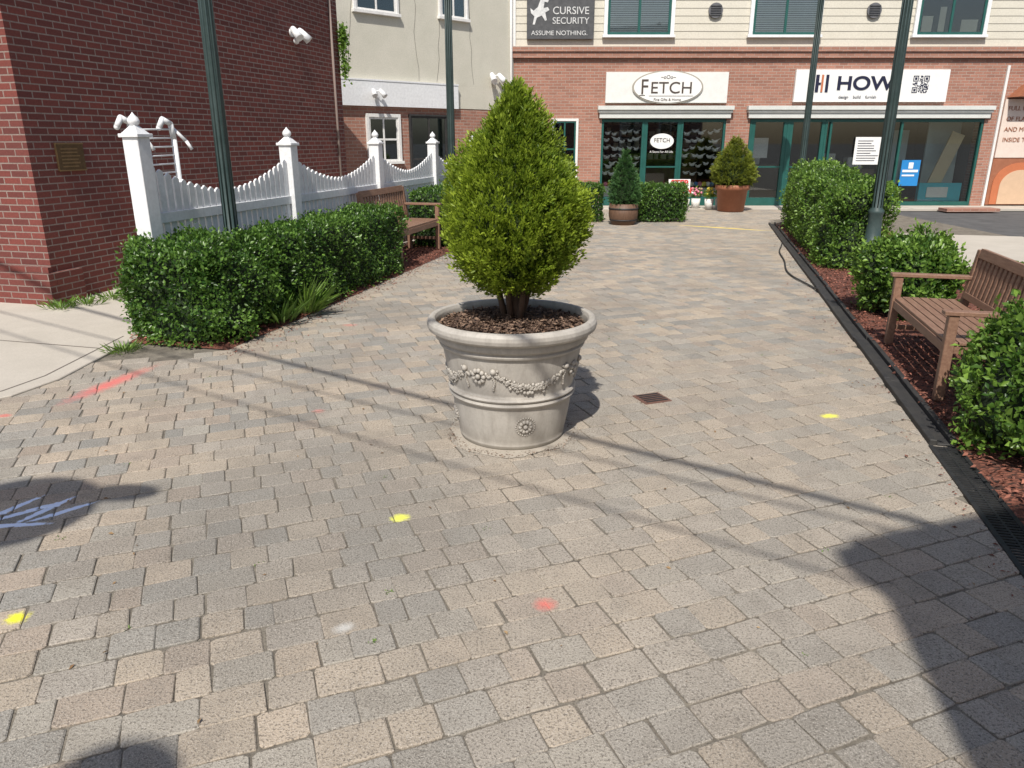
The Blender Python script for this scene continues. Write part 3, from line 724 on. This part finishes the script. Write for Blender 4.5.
# ------------------------------------------------------------------ shop building
Y=19.85
e=E('shop_building')
W=Geo()
W.box(.02,2.27,Y,Y+.4,0,3.55)
W.box(5.42,6.02,Y,Y+.4,0,3.55); W.box(11.95,12.95,Y,Y+.4,0,3.55)
W.box(2.272,5.418,Y,Y+.4,2.16,3.55); W.box(6.022,11.948,Y,Y+.4,2.16,3.55)
W.obj('brick_wall','brickS',e)
g=Geo(); g.box(0,13.0,Y-.09,Y+.38,3.56,3.70); g.box(-.02,13.02,Y-.13,Y+.38,3.703,3.82); g.obj('brick_ledge','brickS',e,.005)
g=Geo(); z=3.83
while z<8:
    g._add([(0,Y-.018,z),(14.5,Y-.018,z),(14.5,Y-.006,z+.17),(0,Y-.006,z+.17),(0,Y+.1,z),(14.5,Y+.1,z)],[(0,1,2,3),(0,4,5,1)],[[(0,0)]*4]*2); z+=.17
g.box(0,14.5,Y+.0,Y+.3,3.83,8.1); g.obj('clapboard_siding','siding',e)
g=Geo(); g.box(-.03,.09,Y-.06,Y-.0,3.83,8); g.obj('corner_board','whitep',e)
for i,(x0,x1) in enumerate(((2.32,3.85),(5.85,7.42),(9.85,11.45))):
    window(e,x0,x1,4.08,5.9,Y-.04,trim='white',frame='green',fw=.06,tw=.09,blind=(i!=2),double=True,glass='glass')
g=Geo(); g.box(9.95,10.2,Y-.052,Y-.047,4.15,4.5); g.box(10.35,10.5,Y-.052,Y-.047,4.15,4.7); g.box(10.9,11.3,Y-.052,Y-.047,4.15,4.42); g.obj('window_items','siding',e)
g=Geo()
for x in (4.92,8.75): g.cyl((x,Y-.02,4.62),(x,Y-.08,4.62),.17,.17,24)
g.obj('round_vents',plain('vent_grey',(.13,.13,.14),.5),e)
g=Geo()
for x in (4.92,8.75):
    for k in range(5): g.box(x-.13,x+.13,Y-.10,Y-.082,4.51+k*.05,4.535+k*.05)
g.obj('vent_louvres','signdark',e)
g=Geo()
for a,b in ((2.2,5.5),(5.95,12.02)):
    g.box(a,b,Y-.10,Y-.002,2.17,2.30); g.box(a-.03,b+.03,Y-.14,Y-.002,2.303,2.36); g.box(a-.05,b+.05,Y-.18,Y-.002,2.363,2.46)
g.obj('shop_cornice',noisy('grey_white_trim',(.60,.62,.59),(.70,.71,.68),4,.6,.1,.002,40),e,.004)
def room(e,a,b,d=2.6,wm='room'):
    g=Geo(); g.box(a-.1,b+.1,Y+d,Y+d+.1,0,2.6); g.box(a-.1,a,Y+.41,Y+d-.002,0,2.6); g.box(b,b+.1,Y+.41,Y+d-.002,0,2.6); g.box(a-.1,b+.1,Y+.41,Y+d,2.605,2.7); g.obj('interior_walls',wm,e)
    Geo().box(a,b,Y+.03,Y+d-.003,.0,.03).obj('interior_floor','floorin',e)
room(e,2.28,5.41,2.6,'dark'); room(e,6.03,11.94,3.2,'room')
def sf(e,xs,z0,z1,fr,door=None,y=Y+.06,fw=.055,kick=.22):
    g=Geo(); gl=Geo()
    for i,x in enumerate(xs):
        wv=fw; g.box(x-wv/2,x+wv/2,y-.05,y+.05,z0,z1)
    for a,b in zip(xs[:-1],xs[1:]):
        isd=door and any(abs(a-d)<.01 for d in door)
        k=.20 if isd else kick
        g.box(a+fw/2,b-fw/2,y-.045,y+.045,z0,z0+k); g.box(a+fw/2,b-fw/2,y-.045,y+.045,z1-.07,z1)
        if isd: 
            g.box(a+fw/2,a+fw/2+.09,y-.04,y+.04,z0+k,z1-.07); g.box(b-fw/2-.09,b-fw/2,y-.04,y+.04,z0+k,z1-.07); g.box(a+.12,b-.12,y-.07,y-.045,z0+.95,z0+.99)
        gl.box(a+fw/2,b-fw/2,y-.004,y+.004,z0+k,z1-.07)
    g.obj('shopfront_frame',fr,e,.003); gl.obj('shopfront_glass',M['glass'],e)
sf(e,[2.30,3.33,4.32,5.39],.02,2.15,'green',door=[3.33])
sf(e,[6.06,7.02,7.98,8.1,9.9,11.92],.02,2.15,'green',door=[6.06,7.02],kick=.10)
g=Geo(); g.box(2.35,3.28,Y+.15,Y+.55,.24,.50); g.box(4.4,5.34,Y+.15,Y+.55,.24,.45); g.obj('display_plinth','whitep',e)
g=Geo(); gp=Geo(); gy=Geo(); gb=Geo()
for a,b in ((2.45,3.2),(4.5,5.25)):
    for k in range(6):
        z=.82+k*.2
        for j in range(5):
            x=a+(b-a)*j/4+random.uniform(-.05,.05); zz=z+random.uniform(-.04,.04); s=random.uniform(.042,.066); dr=random.choice((-1,1))
            g.ball((x,Y+.18,zz),s,1.3,.6,.7); g.ball((x+dr*s*1.1,Y+.18,zz+s*.6),s*.5); 
            g._add([(x-dr*s*.6,Y+.16,zz),(x-dr*s*2.2,Y+.16,zz+s*1.4),(x-dr*s*.2,Y+.16,zz+s*.8)],[(0,1,2)],[[(0,0)]*3])
    for j in range(8):
        x=a+(b-a)*j/7; (gp,gy,g,gb)[j%4].ball((x,Y+.25,.55),.07,1,1,.9)
g.obj('hanging_birds','white',e); gp.obj('pink_goods','pink',e); gy.obj('yellow_goods','yellow',e); gb.obj('blue_goods','bluep',e)
g=Geo(); g.box(2.4,5.3,Y+2.2,Y+2.55,.04,.9)
for k in range(4): g.box(2.4,5.3,Y+2.3,Y+2.55,1.1+k*.32,1.13+k*.32)
g.obj('shelves','wood',e)
g=Geo()
for k in range(4):
    for j in range(14):
        x=2.5+j*.2; h=random.uniform(.08,.22); g.box(x,x+random.uniform(.08,.16),Y+2.34,Y+2.5,1.132+k*.32,1.132+k*.32+h)
g.obj('shelf_goods','siding',e)
g=Geo(); g.T=Matrix.Translation((3.82,Y-.0,1.62))@Matrix.Rotation(R(90),4,'X')@Matrix.Diagonal((1,.62,1,1)); g.cyl((0,0,0),(0,0,.012),.30,.30,32); g.obj('door_oval','signwhite',e)
text('door_oval_text','FETCH',.14,(3.82,Y-.018,1.64),'brownl',e,.002); text('door_text','A Store For All Life',.075,(3.82,Y-.0,1.36),'signwhite',e,.002)
g=Geo(); g.box(8.75,9.45,Y-.01,Y+.0,1.05,1.72); g.obj('paper_notice','signwhite',e)
g=Geo()
for k in range(9): g.box(8.82,9.38-random.uniform(0,.25),Y-.016,Y-.012,1.62-k*.06,1.635-k*.06)
g.obj('notice_lines','navy',e)
g=Geo(); g.box(10.02,10.5,Y-.01,Y+.0,.52,1.16); g.obj('blue_poster','bluep',e)
g=Geo(); g.box(10.06,10.46,Y-.018,Y-.012,.86,.92); g.box(10.06,10.38,Y-.018,Y-.012,.76,.80); g.box(10.2,10.32,Y-.018,Y-.012,.95,1.1); g.obj('poster_print','signwhite',e)
g=Geo(); g.T=Matrix.Translation((11.0,Y+.30,.30))@Matrix.Rotation(R(19),4,'Y'); g.box(-.17,.17,-.02,.02,0,1.6); g.obj('leaning_board',plain('cardboard',(.62,.50,.32),.8),e)
g=Geo(); g.box(11.0,11.86,Y+.8,Y+.85,.05,2.1); g.box(10.3,10.7,Y+1.2,Y+1.25,.5,1.9); g.obj('display_panel',plain('pale_panel',(.50,.60,.60),.7),e)
g=Geo(); g.box(10.65,11.75,Y+.15,Y+.28,.12,.58); g.obj('cyan_box','cyan',e)
g=Geo(); g.box(10.85,11.4,Y+.13,Y+.145,.22,.48); g.obj('box_label','signwhite',e)
g=Geo(); g.box(8.3,9.8,Y+1.0,Y+1.5,.03,.9); g.box(6.3,7.8,Y+1.6,Y+2.2,.03,1.0); g.obj('counters','floorin',e)
g=Geo(); g.box(8.4,8.75,Y+1.1,Y+1.4,.9,1.3); g.box(9.1,9.5,Y+1.1,Y+1.4,.9,1.2); g.box(6.5,6.9,Y+1.7,Y+2,1,1.4); g.box(8.2,8.6,Y+.2,Y+.5,.03,.45); g.box(6.2,6.7,Y+.5,Y+.52,1.2,1.7); g.obj('counter_goods','white',e)
g=Geo(); g.box(8.65,9.1,Y+.25,Y+.6,.03,.55); g.box(9.95,10.3,Y+.6,Y+.9,.03,.4); g.obj('blue_boxes','bluep',e)
g=Geo(); g.cyl((-.02,Y-.12,0),(-.02,Y-.12,8),.035,n=10); g.obj('downpipe','whitep',e)
window(e,1.05,1.62,.75,2.1,Y,trim='whitep',frame='green',tw=.06)
e2=E('neighbouring_shop'); g=Geo(); g.box(12.97,20,Y+.05,Y+.4,0,8.1); g.obj('wall','brickS',e2)
g=Geo(); g.box(12.25,12.31,Y-.05,Y-.001,0,3.4); g.obj('trim','whitep',e2)
g=Geo(); g.box(12.35,14.2,Y-.05,Y-.0,1.22,2.62); g.obj('poster',plain('off_white_poster',(.72,.60,.52),.6),e2)
for k,t in enumerate(('FULL MENU','OF FLAVORS','AND MORE','INSIDE THE SHOP')): text('poster_text',t,.15,(12.45,Y-.06,2.4-k*.25),'terra',e2,.003,align='LEFT')
g=Geo(); g.box(12.33,13.9,Y-.04,Y-.002,.05,1.2); g.obj('red_panel','terra',e2)
g=Geo(); pts=[(12.42,.06),(13.75,.06)]+[(13.085+.665*math.cos(a),.55+.55*math.sin(a)) for a in np.linspace(0,math.pi,20)]; g.prism_xz(pts,Y-.06,Y-.043); g.obj('arched_panel','orange',e2)
g=Geo(); pts=[(12.6,.065),(13.6,.065)]+[(13.1+.5*math.cos(a),.5+.42*math.sin(a)) for a in np.linspace(0,math.pi,20)]; g.prism_xz(pts,Y-.075,Y-.063); g.obj('arch_inner',plain('arch_cream',(.6,.42,.28),.6),e2)
g=Geo(); g.prism_xz([(12.4,2.66),(15,2.66),(15,2.95),(12.7,2.95)],Y-.5,Y-.01); g.obj('canopy','terra',e2)

# ---- signs
s=E('shop_sign',(0,Y,0)); Geo().box(2.33,5.36,-.10,-.003,2.53,3.24).obj('board','signcream',s,.004)
g=Geo(); g.T=Matrix.Translation((3.86,-.10,2.89))@Matrix.Rotation(R(90),4,'X')@Matrix.Diagonal((1,.44,1,1)); g.cyl((0,0,0),(0,0,.035),.88,.88,48); g.obj('oval_rim',plain('sign_gold_grey',(.35,.32,.27),.5),s)
g=Geo(); g.T=Matrix.Translation((3.86,-.135,2.89))@Matrix.Rotation(R(90),4,'X')@Matrix.Diagonal((1,.43,1,1)); g.cyl((0,0,0),(0,0,.012),.84,.84,48); g.obj('oval','signwhite',s)
text('letters','F',.50,(3.28,-.15,2.88),'brownl',s,.006,sx=.9); text('letters','ETCH',.38,(3.95,-.15,2.865),'brownl',s,.006,sx=1.1)
g=Geo()
for x in (3.16,): g.box(x,x+.14,-.154,-.146,2.695,2.71)
g.box(3.4,4.5,-.154,-.146,2.685,2.692); g.obj('serifs','brownl',s)
text('small_letters','Fine Gifts & Home',.09,(3.86,-.15,2.60),'brownl',s,.003); text('top_letters','~oOo~',.12,(3.86,-.15,3.12),'brownl',s,.003)
s=E('shop_sign',(0,Y,0)); Geo().box(7.02,10.82,-.10,-.003,2.55,3.30).obj('board','signwhite',s,.004)
text('letters','HOW',.44,(8.75,-.105,2.97),'navy',s,.008,sx=1.25,off=.010); text('small_letters','design    build    furnish',.10,(8.6,-.105,2.66),'navy',s,.003)
g=Geo(); g.box(7.66,7.71,-.115,-.101,2.78,3.18); g.obj('logo_orange','orange',s)
g=Geo(); g.box(7.52,7.60,-.115,-.101,2.78,3.18); g.box(7.77,7.84,-.115,-.101,2.78,3.18); g.box(7.60,7.65,-.115,-.101,2.95,3.0); g.obj('logo_navy','navy',s)
g=Geo(); rq=random.Random(2)
for i in range(21):
    for j in range(21):
        def finder(a,b): 
            return (0<=a<7 and 0<=b<7) and (a in(0,6) or b in (0,6) or (2<=a<=4 and 2<=b<=4))
        inf=[(i,j),(i,j-14),(i-14,j-14)]
        inz=(i<8 and j<8)or(i<8 and j>12)or(i>12 and j>12)
        on=any(finder(*q) for q in inf) if inz else rq.random()<.48
        if on: g.box(9.93+i*.019,9.9485+i*.019,-.106,-.101,2.76+j*.019,2.7785+j*.019)
g.obj('qr_code','navy',s)
s=E('security_sign',(0,Y,0)); Geo().box(.36,1.98,-.12,-.032,3.98,5.0).obj('board','signdark',s,.005)
text('letters','CURSIVE',.235,(1.42,-.125,4.60),'signworn',s,.006,sx=.98); text('letters_lower','SECURITY',.205,(1.42,-.125,4.38),'signworn',s,.006,sx=.98); text('motto','ASSUME NOTHING.',.145,(1.15,-.125,4.11),'signworn',s,.006,sx=1.08)
g=Geo(); yb=-.13
g.prism_xz([(.50,4.30),(.55,4.30),(.60,4.45),(.72,4.50),(.80,4.38),(.84,4.40),(.80,4.56),(.90,4.62),(.86,4.68),(.76,4.66),(.78,4.80),(.86,4.78),(.88,4.83),(.78,4.92),(.70,4.88),(.62,4.68),(.52,4.60),(.44,4.66),(.46,4.55),(.54,4.48)],yb,yb+.008); g.obj('horse_emblem','signworn',s)
s=E('step_down_sign',(4.0,18.3,0),0); g=Geo(); g.box(-.26,.26,-.01,.01,.40,.76); g.obj('board','signwhite',s,.003); g=Geo(); g.box(-.21,-.19,-.0,.02,0,.40); g.box(.19,.21,0,.02,0,.40); g.obj('legs','iron',s)
text('word_upper','STEP',.18,(0,-.014,.67),'redp',s,.003,sx=1.1,off=.006); text('word_lower','DOWN',.17,(0,-.014,.50),'redp',s,.003,sx=1.05,off=.006)
s=E('flower_display',(4.75,18.9,0)); g=Geo()
for i in range(4): g.lathe([(.001,.02),(.09,.02),(.12,.26),(.001,.26)],14,(-.45+i*.3,0.15*(i%2),0))
g.obj('buckets','whitep',s)
n=900; cx=rng.integers(0,4,n); P=np.stack([-.45+cx*.3+rng.normal(0,.07,n),.15*(cx%2)+rng.normal(0,.06,n),.30+np.abs(rng.normal(0,.10,n))],1)
leaves('stems',P,unit(rng.normal(size=(n,3))+[0,0,.8]),unit(rng.normal(size=(n,3))),np.full(n,.06),np.full(n,.03),rng.uniform(0,1,n),'boxl',s)
g=Geo(); gp=Geo(); gy=Geo()
for i in range(90):
    k=random.randrange(4); (g,gp,gy,g)[k].ball((-.45+k*.3+random.gauss(0,.07),.15*(k%2)+random.gauss(0,.06),.38+random.uniform(-.05,.14)),.028,n=6,m=4)
g.obj('white_flowers','white',s); gp.obj('pink_flowers','pink',s); gy.obj('yellow_flowers','yellow',s)

s=E('barrel_planter',(2.28,15.5,0)); Geo().lathe([(.001,0),(.23,0),(.29,.14),(.30,.22),(.29,.42),(.27,.42),(.26,.37),(.001,.37)],28).obj('barrel','barrel',s)
Geo().lathe([(.273,.085),(.28,.085),(.285,.11),(.278,.11)],28).lathe([(.296,.31),(.304,.31),(.304,.34),(.296,.34)],28).obj('hoops','iron',s)
conifer(s,(0,0),[(.38,.22),(.48,.30),(.62,.30),(.85,.25),(1.1,.16),(1.28,.08),(1.42,.01)],900,16,.035,'spruce','core',.07,.03,41,.4)
s=E('terracotta_planter',(5.32,18.45,0)); Geo().lathe([(.001,0),(.27,0),(.31,.02),(.36,.50),(.40,.51),(.41,.62),(.38,.63),(.36,.56),(.001,.56)],32).obj('pot','terra',s)
conifer(s,(0,0),[(.60,.30),(.68,.43),(.82,.50),(1.0,.47),(1.2,.36),(1.4,.23),(1.52,.14),(1.66,.02)],1300,16,.04,'thuja2','corey',.08,.04,43,.5)

# ------------------------------------------------------------------ things behind the camera that cast the seen shadows
KX,KY=.15,.78
s=E('utility_pole',(-12,6.2,0)); Geo().cyl((0,0,0),(0,0,8),.15,.11,16).obj('pole','bark',s); Geo().box(-.06,.06,-.9,1.3,7.2,7.32).obj('crossarm','bark',s)
s=E('utility_pole',(8.4,-7.0,0)); Geo().cyl((0,0,0),(0,0,8),.15,.11,16).obj('pole','bark',s); Geo().box(-.9,.9,-.06,.06,7.2,7.32).obj('crossarm','bark',s)
def cable(name,a,b,z,sag,r):
    s=E(name); pts=[]
    for i in range(31):
        t=i/30; pts.append((a[0]+(b[0]-a[0])*t,a[1]+(b[1]-a[1])*t,z-sag*4*t*(1-t)))
    Geo().tube(pts,r,8).obj('wire','cable',s)
cable('overhead_cable',(-12,7.4),(8.4,-7.0),6.4,.35,.024)
cable('overhead_cable',(-12,6.35),(8.4,-6.6),6.3,.3,.010)
cable('overhead_cable',(-12,5.9),(8.4,-7.6),6.5,.3,.010)
s=E('shadow_caster_stand',(-4.4,-2.4,0)); g=Geo(); g.cyl((0,0,0),(0,0,5.3),.09,.06,12); g.tube([(0,0,5.1),(.6,.8,5.25),(1.2,1.5,5.1)],.03,8); g.tube([(0,0,4.9),(1.0,-.1,5.1),(2.3,.05,5.0)],.03,8); g.obj('pole_and_arms','iron',s)  # unseen stand, added to carry the shapes that cast the left blob shadows
g=Geo(); g.ball((1.30,1.60,5.0),.26,1.5,1.35,.7,16,10); g.ball((1.72,1.78,5.02),.13,1.5,.7,.4,12,8); g.ball((2.57,.08,4.95),.165,1.15,.95,.7,16,10); g.obj('shadow_caster_heads','iron',s)  # added balls, sized and placed for the outline of their shadows
s=E('shadow_caster_house',(.45,-2.62,0),R(18)); g=Geo(); g.box(0,9,-8,0,0,6.7); g.obj('walls','brickS',s)  # unseen block, added so its corner casts the large shadow at lower right
g=Geo(); g.box(-.10,9.1,-8.1,.06,6.703,6.88); g.box(-.04,9.05,-8.05,.02,6.883,7.0); g.obj('cornice','whitep',s)
b2=E('facade',(0,0,0)); b2.parent=s; b2.rotation_euler=(0,0,math.pi)
for x in (-2.2,-4.4,-6.6,-8.6): window(b2,x,x+1.1,3.8,5.4,-.002); window(b2,x,x+1.1,.9,2.5,-.002)

# ------------------------------------------------------------------ light, world, camera
w=bpy.data.worlds.new('World'); scene.world=w; w.use_nodes=True; nt=w.node_tree; bg=nt.nodes['Background']
sk=nt.nodes.new('ShaderNodeTexSky'); sk.sky_type='NISHITA'; sk.sun_disc=False; sk.sun_elevation=R(51.5); sk.sun_rotation=R(180+10.9); sk.air_density=1.0; sk.dust_density=2.0
nt.links.new(sk.outputs[0],bg.inputs[0]); bg.inputs[1].default_value=.115
L=bpy.data.lights.new('sun','SUN'); L.energy=5.0; L.angle=R(.5); L.color=(1,.95,.87)
lo=bpy.data.objects.new('sun',L); COL.objects.link(lo); d=Vector((KX,KY,-1)); lo.rotation_euler=d.to_track_quat('-Z','Y').to_euler(); lo.location=(-3,-10,15)
cam=bpy.data.cameras.new('camera'); cam.lens=26.02; cam.sensor_width=36; cam.clip_start=.05; cam.clip_end=1000
co=bpy.data.objects.new('camera',cam); COL.objects.link(co); co.location=(0,0,1.65); co.rotation_euler=(R(90-18.25),0,0); scene.camera=co
scene.view_settings.view_transform='Standard'; scene.view_settings.look='None'; scene.view_settings.exposure=0
